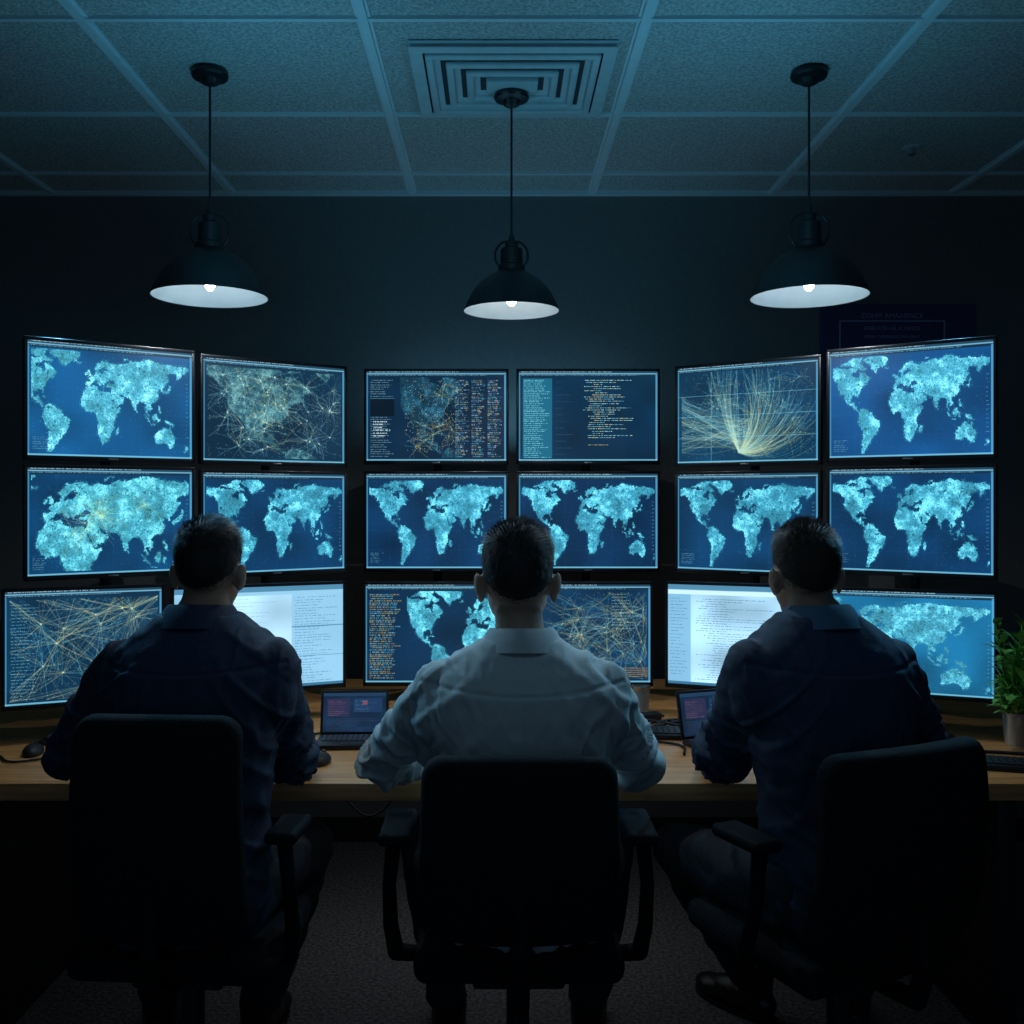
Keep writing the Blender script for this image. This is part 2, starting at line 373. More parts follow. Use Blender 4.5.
# air vent
vx,vy=WX(512,3.09),3.09
vr=root('air_vent','square metal ceiling air diffuser with stepped louvres','air vent',(vx,vy,CEIL))
vw,vd=.60,.52
def ring(bm,w,d,z0,z1,t,th=.003):
    o_=[(-w/2,-d/2),(w/2,-d/2),(w/2,d/2),(-w/2,d/2)]; i_=[(x*(w-2*t)/w,y*(d-2*t)/d) for x,y in o_]
    A=[bm.verts.new((x,y,z0)) for x,y in o_]; B=[bm.verts.new((x,y,z1)) for x,y in i_]
    C=[bm.verts.new((x,y,z0+th)) for x,y in o_]; D=[bm.verts.new((x,y,z1+th)) for x,y in i_]
    for k in range(4):
        l=(k+1)%4
        bm.faces.new((A[k],A[l],B[l],B[k])); bm.faces.new((C[k],D[k],D[l],C[l])); bm.faces.new((A[k],C[k],C[l],A[l])); bm.faces.new((B[k],B[l],D[l],D[k]))
bm=bmesh.new(); ring(bm,vw,vd,-.014,-.014,.038); ring(bm,vw,vd,.004,-.014,.012)
obj('vent_frame',bm,M_vent,vr,smooth=False)
bm=bmesh.new(); box(bm,(0,0,.000),(vw-.04,vd-.04,.008)); obj('vent_cavity',bm,M_ventdark,vr,smooth=False)
for i in range(3):
    inset=.056+.058*i
    bm=bmesh.new()
    for sx_,sy_,cx_,cy_ in ((vw-2*inset,.024,0,-(vd/2-inset)),(vw-2*inset,.024,0,(vd/2-inset)),(.024,vd-2*inset+.022,-(vw/2-inset),0),(.024,vd-2*inset+.022,(vw/2-inset),0)):
        box(bm,(cx_,cy_,-.014),(sx_,sy_,.018),.007,3)
    ring(bm,vw-2*inset-.02,vd-2*inset-.02,-.014,-.006,.020)
    obj('louvre',bm,M_vent,vr)
inset=.056+.058*3
bm=bmesh.new(); box(bm,(0,0,-.012),(vw-2*inset+.02,vd-2*inset+.02,.02),.005); obj('centre_plate',bm,M_vent,vr,smooth=False)

# sprinkler
sx,sy=WX(912,3.7),3.7
r_=root('fire_sprinkler','small round metal sprinkler on the ceiling tile','sprinkler',(sx,sy,CEIL+.01))
bm=bmesh.new(); lathe(bm,[(.0001,-.004),(.03,-.004),(.035,.0),(.035,.004)],24); obj('sprinkler_plate',bm,M_vent,r_)
bm=bmesh.new(); cone(bm,(0,0,0),.008,(0,0,-.025),.006); cone(bm,(0,0,-.025),.014,(0,0,-.028),.014); obj('sprinkler_head',bm,M_silver,r_)

# poster on wall
px0,px1=WX(819,WALLY),WX(973,WALLY)
pr=root('wall_poster','dark purple-blue framed notice board on the wall, faint lettering','poster',((px0+px1)/2,WALLY,2.08))
pw=px1-px0
bm=bmesh.new(); box(bm,(0,-.012,0),(pw,.02,.40),.003); obj('poster_panel',bm,M_poster,pr,smooth=False)
bm=bmesh.new()
ix0,ix1=WX(838,WALLY)-(px0+px1)/2,WX(942,WALLY)-(px0+px1)/2; zt=WZ(322,WALLY)-2.08
for c,s in [(((ix0+ix1)/2,-.024,zt),(ix1-ix0,.004,.006)),((ix0,-.024,zt-.11),(.006,.004,.22)),((ix1,-.024,zt-.11),(.006,.004,.22)),(((ix0+ix1)/2,-.024,zt-.22),(ix1-ix0,.004,.006))]:
    box(bm,c,s)
obj('inner_border',bm,M_postertxt,pr,smooth=False)
def textmesh(name,body,size,loc,m,parent):
    cu=bpy.data.curves.new(name,'FONT'); cu.body=body; cu.size=size; cu.align_x='CENTER'; cu.extrude=.0008
    o=bpy.data.objects.new('t',cu); link(o); dg=bpy.context.evaluated_depsgraph_get()
    me=bpy.data.meshes.new_from_object(o.evaluated_get(dg)); bpy.data.objects.remove(o)
    me.materials.clear(); me.materials.append(m)
    o=bpy.data.objects.new(name,me); link(o); o.parent=parent; o.location=loc; o.rotation_euler=(math.pi/2,0,0); return o
textmesh('lettering','ZOHM AMAAIENCE',.030,((ix0+ix1)/2,-.024,WZ(319,WALLY)-2.08),M_postertxt,pr)
textmesh('lettering','IFREE FOR ASL A SAIVCE',.022,((ix0+ix1)/2,-.024,WZ(331,WALLY)-2.08),M_postertxt,pr)
textmesh('lettering','MENA GARBINUR DAIA BELIT',.018,((ix0+ix1)/2,-.024,WZ(339,WALLY)-2.08),M_postertxt,pr)

# ------------------------------------------------------------ pendant lamps
def spot(name,loc,energy,col,angle,parent=None,target=None):
    l=bpy.data.lights.new(name,'SPOT'); l.energy=energy; l.color=col; l.spot_size=math.radians(angle); l.spot_blend=.6; l.shadow_soft_size=0.0
    o=bpy.data.objects.new(name,l); link(o); o.location=loc
    if target: o.rotation_euler=(Vector(target)-Vector(loc)).to_track_quat('-Z','Y').to_euler()
    if parent: o.parent=parent
    return o
def lamp(px,d,pyrim,rad,label,vent=False):
    z=WZ(pyrim,d); rt=root('pendant_lamp',label,'lamp',(WX(px,d),d,0),group='pendant lamps hanging from the ceiling')
    k=rad/.17; Z=lambda h:z+h*k
    zc=CEIL if not vent else CEIL-.022
    bm=bmesh.new(); lathe(bm,[(.0001,zc+.0),(.054,zc),(.056,zc-.010),(.052,zc-.017),(.030,zc-.022),(.024,zc-.034),(.012,zc-.04),(.0001,zc-.042)],32); obj('canopy',bm,M_shade,rt)
    bm=bmesh.new(); cone(bm,(0,0,zc-.04),.0036,(0,0,Z(.255)),.0036,10); obj('cord',bm,M_black,rt)
    bm=bmesh.new()
    lathe(bm,[(.0001,Z(.275)),(.006,Z(.275)),(.012,Z(.25)),(.02,Z(.245)),(.022,Z(.225)),(.034,Z(.22)),(.036,Z(.165)),(.042,Z(.16)),(.044,Z(.125)),(.0001,Z(.12))],28); obj('lamp_socket',bm,M_shade,rt)
    tube('bracket',[(-.04*k,0,Z(.15)),(-.058*k,0,Z(.19)),(-.045*k,0,Z(.235)),(0,0,Z(.25)),(.045*k,0,Z(.235)),(.058*k,0,Z(.19)),(.04*k,0,Z(.15))],.0035,M_shade,parent=rt)
    outer=[(.040,.145),(.055,.137),(.085,.122),(.115,.098),(.140,.066),(.157,.034),(.168,.010),(.172,.0)]
    bm=bmesh.new(); R=lathe(bm,[(r*k,Z(h)) for r,h in outer]+[(.1695*k,Z(0))],56); obj('lamp_shade',bm,M_shade,rt)
    inn=[(.1695,.0),(.165,.009),(.154,.032),(.137,.062),(.112,.093),(.083,.116),(.05,.130),(.0005,.134)]
    bm=bmesh.new(); lathe(bm,[(r*k,Z(h)) for r,h in inn],56); o=obj('shade_lining',bm,M_shadein,rt); o['label']='white enamel inside of the shade'
    bm=bmesh.new(); lathe(bm,[(.0001,Z(.018)),(.007,Z(.020)),(.013,Z(.027)),(.016,Z(.038)),(.014,Z(.050)),(.010,Z(.070)),(.009,Z(.1)),(.0001,Z(.102))],24); o=obj('light_bulb',bm,M_bulb,rt); o['label']='glowing warm white bulb'
    spot('pendant_light',(0,0,Z(.010)),7.5,(.86,.94,1.0),150,rt)
lamp(210,3.03,297,.172,'black dome pendant lamp with white inside and lit bulb')
lamp(511.5,3.14,311,.150,'black dome pendant lamp hanging beneath the air vent',True)
lamp(809,3.03,297,.174,'black dome pendant lamp with white inside and lit bulb')

# ------------------------------------------------------------ screens (procedural raster in vertex colours)
NA=[(-168,66),(-156,71),(-130,70),(-110,68),(-95,68),(-85,69),(-82,65),(-94,60),(-92,57),(-82,55),(-79,51),(-77,57),(-78,62),(-70,62),(-65,58),(-56,52),(-65,48),(-62,45),(-70,43),(-75,39),(-76,35),(-81,31),(-80,25),(-83,29),(-90,30),(-97,27),(-97,21),(-94,18),(-90,21),(-87,21),(-88,16),(-83,15),(-83,10),(-78,9),(-80,7),(-86,11),(-92,14),(-105,20),(-110,24),(-113,31),(-118,33),(-124,40),(-124,48),(-135,58),(-150,60),(-160,56),(-158,59),(-166,62)]
POLY=[NA,[(-73,78),(-60,82),(-32,83),(-18,77),(-22,70),(-40,65),(-44,60),(-52,65),(-55,70)],
[(-122,72),(-100,78),(-85,82),(-70,81),(-80,74),(-64,67),(-72,64),(-90,70),(-105,72)],
[(-78,8),(-72,12),(-62,10),(-52,5),(-50,0),(-44,-3),(-35,-7),(-39,-15),(-41,-22),(-48,-27),(-54,-34),(-58,-38),(-63,-42),(-67,-48),(-69,-54),(-74,-51),(-73,-40),(-71,-30),(-70,-18),(-76,-14),(-81,-5),(-80,1)],
[(-6,36),(10,37),(11,33),(20,31),(32,31),(35,27),(38,19),(43,12),(51,12),(48,5),(41,-2),(39,-8),(41,-15),(35,-21),(33,-27),(27,-34),(19,-35),(15,-27),(12,-17),(13,-8),(9,0),(9,4),(4,6),(-7,4),(-13,8),(-17,14),(-17,21),(-13,28)],
[(44,-16),(49,-13),(50,-16),(47,-25),(44,-23)],
[(-9,37),(-9,43),(-1,44),(-4,48),(3,51),(8,54),(9,57),(12,54),(20,55),(24,59),(30,60),(22,61),(25,65),(18,62),(12,56),(7,58),(5,61),(14,68),(25,71),(40,67),(45,68),(60,69),(70,73),(80,72),(100,77),(113,74),(130,72),(150,71),(170,70),(180,68),(180,65),(165,60),(162,56),(156,52),(156,60),(142,59),(135,54),(141,52),(133,43),(128,39),(129,35),(126,35),(125,39),(118,39),(122,37),(119,34),(122,30),(118,24),(110,21),(106,18),(109,12),(105,9),(101,13),(99,10),(104,2),(98,8),(98,16),(92,21),(87,21),(80,15),(80,10),(77,8),(73,17),(72,21),(67,25),(57,26),(50,30),(48,30),(52,25),(57,24),(59,21),(52,16),(44,13),(39,21),(35,28),(34,31),(36,36),(27,37),(27,40),(41,41),(39,45),(33,46),(28,43),(23,40),(22,37),(19,41),(13,45),(18,40),(16,38),(10,44),(3,43),(0,39),(-5,36)],
[(-5,50),(1,51),(0,54),(-3,58),(-6,57),(-4,54)],[(-10,52),(-6,52),(-6,55),(-10,54)],[(-24,65),(-14,65),(-16,66),(-23,66)],
[(130,32),(135,34),(140,35),(142,40),(145,44),(141,45),(140,41),(137,37),(131,34)],
[(114,-22),(122,-18),(130,-12),(136,-12),(140,-17),(143,-11),(146,-19),(153,-26),(150,-37),(143,-39),(137,-34),(131,-31),(123,-34),(115,-34)],
[(95,5),(104,-2),(106,-6),(100,-1)],[(109,1),(117,7),(118,1),(114,-4),(110,-2)],[(106,-7),(114,-7),(114,-9),(106,-8)],[(131,-1),(141,-3),(150,-10),(141,-9),(135,-5)],[(119,1),(124,1),(122,-5),(120,-4)],
[(173,-35),(178,-38),(174,-42),(168,-46),(172,-41)],[(120,18),(122,17),(126,8),(122,8)],[(80,9),(82,7),(80,6)],[(-84,22),(-75,20),(-78,22)],[(54,72),(68,77),(58,75)]]
GW,GH=270,172
def field(nx,ny,seed):
    r=np.random.RandomState(seed); g=r.rand(ny+1,nx+1)
    X=np.linspace(0,nx-1e-6,GW); Y=np.linspace(0,ny-1e-6,GH); xi=X.astype(int); yi=Y.astype(int)
    fx=(X-xi); fy=(Y-yi); fx=fx*fx*(3-2*fx); fy=fy*fy*(3-2*fy)
    a=g[np.ix_(yi,xi)]; b2=g[np.ix_(yi,xi+1)]; c=g[np.ix_(yi+1,xi)]; d=g[np.ix_(yi+1,xi+1)]
    return (a*(1-fx)+b2*fx)*(1-fy)[:,None]+(c*(1-fx)+d*fx)*fy[:,None]
def inpoly(X,Y,P):
    m=np.zeros(X.shape,bool); n=len(P)
    for i in range(n):
        x1,y1=P[i]; x2,y2=P[(i+1)%n]
        if y1==y2: continue
        c=((y1>Y)!=(y2>Y))&(X<(x2-x1)*(Y-y1)/(y2-y1)+x1); m^=c
    return m
YY,XX=np.mgrid[0:GH,0:GW]; U=XX/(GW-1.0); V=YY/(GH-1.0)
class Scr:
    def __init__(s,bg,seed):
        s.a=np.ones((GH,GW,3))*np.array(bg)/255.; s.r=np.random.RandomState(seed); s.seed=seed
        s.a*= (.82+.36*field(5,4,seed+90))[:,:,None]
    def rect(s,u0,v0,u1,v1,c,al=1):
        x0,x1=int(round(u0*GW)),max(int(round(u0*GW))+1,int(round(u1*GW))); y0,y1=int(round(v0*GH)),max(int(round(v0*GH))+1,int(round(v1*GH)))
        s.a[y0:y1,x0:x1]=s.a[y0:y1,x0:x1]*(1-al)+np.array(c)/255.*al
    def world(s,rect,lon,lat,c=(96,200,214),ragged=1,glow=.5,hi=(128,228,240)):
        u0,v0,u1,v1=rect
        m0=(U>=u0)&(U<=u1)&(V>=v0)&(V<=v1)
        sc=(lon[1]-lon[0])/325.
        X=lon[0]+(U-u0)/(u1-u0)*(lon[1]-lon[0]); Y=lat[0]+(V-v0)/(v1-v0)*(lat[1]-lat[0])
        q=ragged*sc
        X=X+(field(135,86,s.seed)-.5)*3.6*q+(field(44,28,s.seed+1)-.5)*3.2*q; Y=Y+(field(135,86,s.seed+2)-.5)*3*q+(field(44,28,s.seed+5)-.5)*2.8*q
        m=np.zeros(X.shape,bool)
        for P in POLY: m|=inpoly(X,Y,P)
        m&=m0
        sp=s.r.rand(GH,GW); f1=field(135,86,s.seed+3); f2=field(14,9,s.seed+4); f3=field(40,26,s.seed+6)
        tex=.46+.22*f1+.36*f2+.20*f3+.26*(sp-.5)
        col=np.array(c)/255.*tex[:,:,None]
        hi_=np.clip((f2*.55+.45*f3-.50)*2.6+.7*(f1-.5)+.5*(sp-.5),0,.85)[:,:,None]
        col=col*(1-hi_)+np.array(hi)/255.*hi_
        holes=(f1<.12)|(sp>.965); col[holes]*=.55
        g=m.astype(float)
        for _ in range(7): g=(g+np.roll(g,1,0)+np.roll(g,-1,0)+np.roll(g,1,1)+np.roll(g,-1,1))/5
        g=(g*m0)[:,:,None]
        s.a=s.a*(1-g*glow)+np.array(c)/255.*.5*g*glow
        mm=m[:,:,None]; s.a=np.where(mm,col,s.a); s.m=m
        k=(s.r.rand(GH,GW)>.995)&m0; s.a[k]=s.a[k]*.5+np.array(c)/255.*.4
        k=(s.r.rand(GH,GW)>.86)&(g[:,:,0]>.05)&m0; s.a[k]=s.a[k]*.4+np.array(c)/255.*.5
    def line(s,u0,v0,u1,v1,c,al=.6,bend=0):
        x0,y0,x1,y1=u0*GW,v0*GH,u1*GW,v1*GH; n=int(max(abs(x1-x0),abs(y1-y0))*1.3)+2
        t=np.linspace(0,1,n); nx,ny=-(y1-y0),(x1-x0)
        x=x0+(x1-x0)*t+nx*bend*4*t*(1-t); y=y0+(y1-y0)*t+ny*bend*4*t*(1-t)
        for dx in (0,1):
            for dy in (0,1):
                xi=np.floor(x).astype(int)+dx; yi=np.floor(y).astype(int)+dy
                wgt=(1-abs(x-xi))*(1-abs(y-yi))
                k=(xi>3)&(xi<GW-4)&(yi>10)&(yi<GH-4); xk=xi[k]; yk=yi[k]; w_=(al*np.clip(wgt[k],0,1))[:,None]
                s.a[yk,xk]=s.a[yk,xk]*(1-w_)+np.array(c)/255.*w_
    def sparkle(s,n,cols,al=.7,rect=(.03,.08,.97,.96)):
        for i in range(n):
            x=int((rect[0]+(rect[2]-rect[0])*s.r.rand())*GW); y=int((rect[1]+(rect[3]-rect[1])*s.r.rand())*GH)
            s.a[y,x]=s.a[y,x]*(1-al)+np.array(cols[s.r.randint(len(cols))])/255.*al
    def text(s,u0,v0,u1,v1,c,rows,dens=.7,al=.8,indent=False,h=1,var=None):
        ys=np.linspace(v0*GH,v1*GH,rows)
        for y in ys:
            x=int(u0*GW)
            if indent: x+=int(s.r.rand()*0.25*(u1-u0)*GW)
            xe=int((u0+(u1-u0)*(.35+.65*s.r.rand() if indent else dens+(1-dens)*s.r.rand()))*GW)
            while x<xe:
                cc=np.array(var[s.r.randint(len(var))] if var else c)/255.
                w=s.r.randint(2,9)
                for q in range(w):
                    if x+q<min(xe,GW-3) and s.r.rand()<.88:
                        yy=int(y); s.a[yy:yy+h,x+q]=s.a[yy:yy+h,x+q]*(1-al)+cc*al*(.75+.25*s.r.rand())
                x+=w+s.r.randint(1,3)
    def chrome(s,light=False):
        s.rect(0,0,1,.022,(30,60,80)); s.rect(0,.026,1,.034,(95,150,175)); s.text(.02,.008,.7,.008,(180,215,225),1,.8)
        s.rect(0,.034,1,.06,(16,42,62)); s.text(.02,.045,.9,.045,(120,170,190),1,.8)
        s.rect(0,.04,.01,1,(60,130,165),.8); s.rect(.985,.04,1,1,(80,150,185),.8); s.rect(0,.985,1,1,(110,180,205),.8)
    def out(s): return np.clip(s.a,0,1)
MC=(66,172,206)
def mk_map(seed,bg,lon=(-150,175),lat=(82,-52),c=MC,rect=(.02,.07,.98,.97),**k):
    s=Scr(bg,seed); s.world(rect,lon,lat,c,**k)
    for i in range(1,6): s.rect(i/6,.06,i/6+.003,.98,(60,130,170),.10)
    for i in range(1,5): s.rect(0,i/5,1,i/5+.005,(60,130,170),.10)
    s.sparkle(90,[(120,200,220),(60,140,180)],.4)
    s.chrome(); s.text(.03,.84,.14,.94,(130,190,205),6,.5,.5); s.text(.96,.3,.98,.8,(120,180,205),14,.5,.6); return s
GOLD=(200,184,112); ORG=(205,150,72); CY_=(90,180,205); PALE=(176,218,215)
def net(s,hubs,n,cols,rect=(.03,.08,.97,.96),al=.45,spread=.5,bend=.12):
    for i in range(n):
        h=hubs[s.r.randint(len(hubs))]; c=cols[s.r.randint(len(cols))]
        a=s.r.rand()*6.283; L=spread*(.2+.8*s.r.rand())
        u=min(max(h[0]+math.cos(a)*L*.75,rect[0]),rect[2]); v=min(max(h[1]+math.sin(a)*L,rect[1]),rect[3])
        s.line(h[0],h[1],u,v,c,al*(.4+.6*s.r.rand()),(s.r.rand()-.5)*bend*2)
def hubs(s,n,r=(.1,.15,.9,.9)): return [(r[0]+(r[2]-r[0])*s.r.rand(),r[1]+(r[3]-r[1])*s.r.rand()) for _ in range(n)]
def dots(s,hs,c,al=.7):
    for u,v in hs: s.rect(u-.003,v-.004,u+.004,v+.005,c,al)
screens={}
screens[1]=mk_map(11,(16,74,120),lon=(-100,178),lat=(80,-48),c=(80,190,220),hi=(150,235,245))
s=Scr((9,40,62),12); s.world((.02,.07,.98,.97),(-140,-30),(66,4),(42,92,110),glow=.3,hi=(100,150,150)); hh_=hubs(s,60,(.10,.12,.92,.92)); net(s,hh_,700,[PALE,GOLD,CY_,PALE,(120,170,180)],al=.36,spread=.26,bend=.12); dots(s,hh_,(200,220,190)); s.sparkle(500,[PALE,GOLD,CY_],.5); s.chrome(); screens[2]=s
s=Scr((8,32,54),13); s.world((.24,.07,.66,.97),(-125,-60),(60,5),(24,66,90),glow=.2,hi=(50,110,130)); hh_=hubs(s,14,(.3,.15,.62,.85)); net(s,hh_,130,[GOLD,CY_,GOLD],al=.42,spread=.22); s.sparkle(260,[GOLD,ORG,CY_,PALE],.8,(.28,.1,.66,.9))
s.text(.03,.1,.2,.95,(150,195,205),34,.6,.65); s.rect(.03,.3,.2,.5,(6,16,28),.95); s.rect(.03,.3,.2,.305,(80,130,160),.7); s.text(.05,.56,.18,.72,(190,215,225),6,.5,.9,h=2)
for k in range(3): s.text(.64+k*.115,.1,.74+k*.115,.95,CY_,42,.5,.62,h=2,var=[CY_,(190,200,170),(150,140,95),(90,140,190),(190,210,220),(50,100,140),(40,90,130)])
s.chrome(); screens[3]=s
s=Scr((9,38,62),14); s.rect(.03,.08,.24,.97,(24,94,120),.9); s.text(.04,.1,.23,.96,(130,220,232),40,.5,.85)
s.text(.27,.12,.42,.93,(70,130,160),12,.3,.4); s.text(.46,.1,.84,.74,(150,200,200),28,.4,.95,indent=True,var=[(160,215,220),(190,200,160),(110,180,200)]); s.text(.5,.82,.66,.82,GOLD,1,.9); s.chrome(); screens[4]=s
s=Scr((9,50,78),15)
for i in range(300):
    a=-.08-1.9*s.r.rand()**.9; L=.25+.75*s.r.rand(); c=[GOLD,PALE,CY_,GOLD,(200,205,150),(130,190,200)][s.r.randint(6)]
    u=.46+math.cos(a)*L*.62; v=.88+math.sin(a)*L*.95
    s.line(.46+s.r.uniform(-.01,.01),.90,u,v,c,.10+.26*s.r.rand(),.05+.16*s.r.rand() if math.cos(a)>0 else -.1*s.r.rand())
for i in range(120):
    v0=.3+.6*s.r.rand(); s.line(.03,v0,.46+.1*s.r.rand(),.55+.35*s.r.rand(),[CY_,PALE,GOLD][s.r.randint(3)],.10+.2*s.r.rand(),.12*(s.r.rand()-.3))
hh_=hubs(s,40); net(s,hh_,380,[CY_,PALE,GOLD],al=.26,spread=.25); s.sparkle(600,[PALE,GOLD,CY_],.5)
for k in range(3): s.rect(0,.3+.22*k,1,.306+.22*k,(130,200,215),.45)
s.rect(.25,.06,.254,.98,(130,200,215),.45); s.chrome(); screens[5]=s
screens[6]=mk_map(16,(16,66,114),lon=(-135,178),lat=(82,-50),c=(76,186,220),hi=(145,235,245))
s=mk_map(17,(11,56,94),lon=(-22,150),lat=(76,-8),c=(72,178,204),ragged=1.3); hh_=hubs(s,8,(.25,.3,.7,.8)); net(s,hh_,150,[(150,210,130),GOLD,PALE],al=.32,spread=.3); screens[7]=s
screens[8]=mk_map(18,(10,50,86)); screens[9]=mk_map(19,(9,43,76)); screens[10]=mk_map(20,(9,41,73)); screens[11]=mk_map(21,(11,51,86),c=(62,164,198)); screens[12]=mk_map(22,(10,49,86))
s=Scr((11,45,70),23); s.text(.04,.12,.2,.95,(120,190,205),30,.4,.6)
hh_=hubs(s,14,(.2,.12,.95,.9)); net(s,hh_,320,[GOLD,(215,205,150),(200,200,160),CY_,(150,160,130)],al=.40,spread=.75,bend=.03); dots(s,hh_,(235,220,150)); s.sparkle(300,[PALE,GOLD],.5); s.chrome(); screens[13]=s
def doc(seed):
    s=Scr((150,192,218),seed); s.rect(0,0,1,.05,(70,120,150)); s.rect(0,.06,1,.1,(180,214,232)); s.rect(0,.1,.16,1,(112,164,196),.9); s.rect(.78,.1,1,1,(112,164,196),.8)
    s.text(.19,.14,.74,.94,(60,105,140),34,.5,.75,indent=True); s.text(.02,.14,.14,.9,(60,105,140),24,.5,.7); s.text(.80,.14,.96,.9,(50,95,130),24,.4,.7); s.rect(0,.97,1,1,(50,100,130)); return s
s=Scr((156,196,220),24); s.rect(0,0,1,.05,(70,120,150)); s.rect(0,.05,1,.09,(130,178,205)); s.rect(.0,.09,.1,1,(120,170,200),.8); s.rect(.68,.09,1,1,(124,174,204),.85); s.rect(.68,.4,1,.41,(80,130,160)); s.rect(.68,.7,1,.705,(80,130,160)); s.text(.70,.12,.97,.95,(60,110,145),32,.4,.65); s.text(.14,.12,.6,.95,(110,158,190),26,.4,.5,indent=True); s.rect(0,.97,1,1,(50,100,130)); screens[14]=s
s=Scr((9,38,64),25); s.text(.03,.1,.26,.95,GOLD,40,.6,.6,h=2,var=[GOLD,CY_,(160,200,210),(180,150,80)]); s.world((.3,.07,.98,.95),(-130,60),(78,-30),(70,174,204)); s.chrome(); screens[15]=s
s=Scr((10,44,72),26); hh_=hubs(s,22,(.3,.15,.95,.85)); net(s,hh_,360,[GOLD,(210,190,120),CY_,PALE,ORG],al=.36,spread=.5,bend=.15); s.sparkle(300,[PALE,GOLD],.5)
for k in range(5): s.line(.1,.72+.03*k,.98,.85+.02*k,ORG,.8,.03)
s.text(.72,.1,.95,.45,(150,200,210),12,.4,.6); s.chrome(); screens[16]=s
screens[17]=doc(27)
screens[18]=mk_map(28,(22,94,134),lon=(-30,178),lat=(80,-45),c=(74,176,208),glow=.5)
def srgb2lin(a): return np.where(a<=.04045,a/12.92,((a+.055)/1.055)**2.4)
def screen_mesh(name,arr,w,h,parent,gw=GW,gh=GH,loc=(0,0,0)):
    xs=np.linspace(-w/2,w/2,gw+1); zs=np.linspace(h/2,-h/2,gh+1)
    co=np.zeros(((gh+1)*(gw+1),3),np.float32); Xg,Zg=np.meshgrid(xs,zs); co[:,0]=Xg.ravel(); co[:,2]=Zg.ravel()
    i=np.arange(gh)[:,None]*(gw+1)+np.arange(gw)[None,:]; i=i.ravel()
    quads=np.stack([i,i+gw+1,i+gw+2,i+1],1).astype(np.int32)
    me=bpy.data.meshes.new(name); me.vertices.add(len(co)); me.vertices.foreach_set('co',co.ravel())
    me.loops.add(quads.size); me.loops.foreach_set('vertex_index',quads.ravel())
    me.polygons.add(len(quads)); me.polygons.foreach_set('loop_start',np.arange(0,quads.size,4,dtype=np.int32))
    me.update(calc_edges=True)
    ca=me.color_attributes.new('Col','FLOAT_COLOR','CORNER')
    c=np.ones((gh*gw,4,4),np.float32); c[:,:,:3]=srgb2lin(arr.reshape(-1,3))[:,None,:]
    ca.data.foreach_set('color',c.ravel()); me.materials.append(M_screen)
    o=bpy.data.objects.new(name,me); link(o); o.parent=parent; o.location=loc; return o

# ------------------------------------------------------------ monitors
def monitor(n,p0,p1,z0,z1,label,stand=False):
    p0=Vector((p0[0],p0[1],0)); p1=Vector((p1[0],p1[1],0)); dv=p1-p0; w=dv.length-.006; c=(p0+p1)/2
    ang=math.atan2(dv.y,dv.x); h=z1-z0
    rt=root('monitor',label,'monitor',(c.x,c.y,(z0+z1)/2),ang,'desk monitors in the video wall')
    bz=.010; bb=.015
    bm=bmesh.new()
    W2,H2=w/2,h/2
    box(bm,(0,.006,H2-bz/2),(w,.012,bz),.002); box(bm,(0,.006,-H2+bb/2),(w,.012,bb),.002)
    box(bm,(-W2+bz/2,.006,0),(bz,.012,h-.004),.002); box(bm,(W2-bz/2,.006,0),(bz,.012,h-.004),.002)
    box(bm,(0,.022,0),(w-.002,.022,h-.002),.004); box(bm,(0,.04,-.01),(w*.62,.024,h*.6),.01)
    obj('housing',bm,M_bezel,rt)
    screen_mesh('screen',screens[n].out(),w-2*bz+.002,h-bz-bb+.002,rt,loc=(0,.0045,(bb-bz)/2))
    bm=bmesh.new(); box(bm,(0,.001,-H2+bb/2),(.03,.003,.004),.0008); o=obj('badge',bm,M_silver,rt); 
    bm=bmesh.new(); box(bm,(0,.058,0),(.1,.014,.1),.002)
    if not stand: box(bm,(0,.072,0),(.04,.02,.04),.002)
    obj('mount_plate',bm,M_steel,rt)
    if stand:
        zb=DESK-(z0+z1)/2
        bm=bmesh.new(); box(bm,(0,.073,(zb+.0)/2+.01),(.055,.02,-zb+.02),.004); obj('stand_neck',bm,M_steel,rt)
        bm=bmesh.new(); lathe(bm,[(.0001,zb+.012),(.05,zb+.012),(.115,zb+.006),(.12,zb+.001),(.0001,zb+.0005)],40,c=(0,.01,0),sx=1.1,sy=.75); obj('stand_base',bm,M_black,rt)
    return c,ang
def lerp(a,b_,t): return (a[0]+(b_[0]-a[0])*t,a[1]+(b_[1]-a[1])*t)
LA,LB=(WX(23,2.9),2.9),(WX(348,3.52),3.52)
CA,CB=(WX(363,3.73),3.73),(WX(661,3.73),3.73); 
CM1=(WX(509.5,3.73),3.73); CM2=(WX(515.5,3.73),3.73)
RA,RB=(WX(674,3.52),3.52),(WX(998,2.93),2.93)
def split(A,B,pxs,g=.004):
    lo,hi=0,1
    for _ in range(40):
        t=(lo+hi)/2; p=lerp(A,B,t); x=CX+p[0]*F/p[1]
        if x<pxs: lo=t
        else: hi=t
    L=math.hypot(B[0]-A[0],B[1]-A[1]); return lerp(A,B,t-g/L),lerp(A,B,t+g/L)
L1,L2=split(LA,LB,198,.006); R1,R2=split(RA,RB,823.5,.006)
mapl='thin black-framed monitor showing a cyan world map'
cols=[]
cols.append(monitor(1,LA,L1,1.567,1.930,'black-framed monitor showing a bright blue world map'))
cols.append(monitor(2,L2,LB,1.565,1.922,'black-framed monitor showing a map webbed with network lines'))
cols.append(monitor(3,CA,CM1,1.583,1.942,'black-framed monitor showing a map beside columns of coloured data'))
cols.append(monitor(4,CM2,CB,1.583,1.942,'black-framed monitor showing dark code window and teal sidebar'))
cols.append(monitor(5,RA,R1,1.565,1.922,'black-framed monitor showing gold and cyan fanning connection lines'))
cols.append(monitor(6,R2,RB,1.571,1.935,'black-framed monitor showing a bright blue world map'))
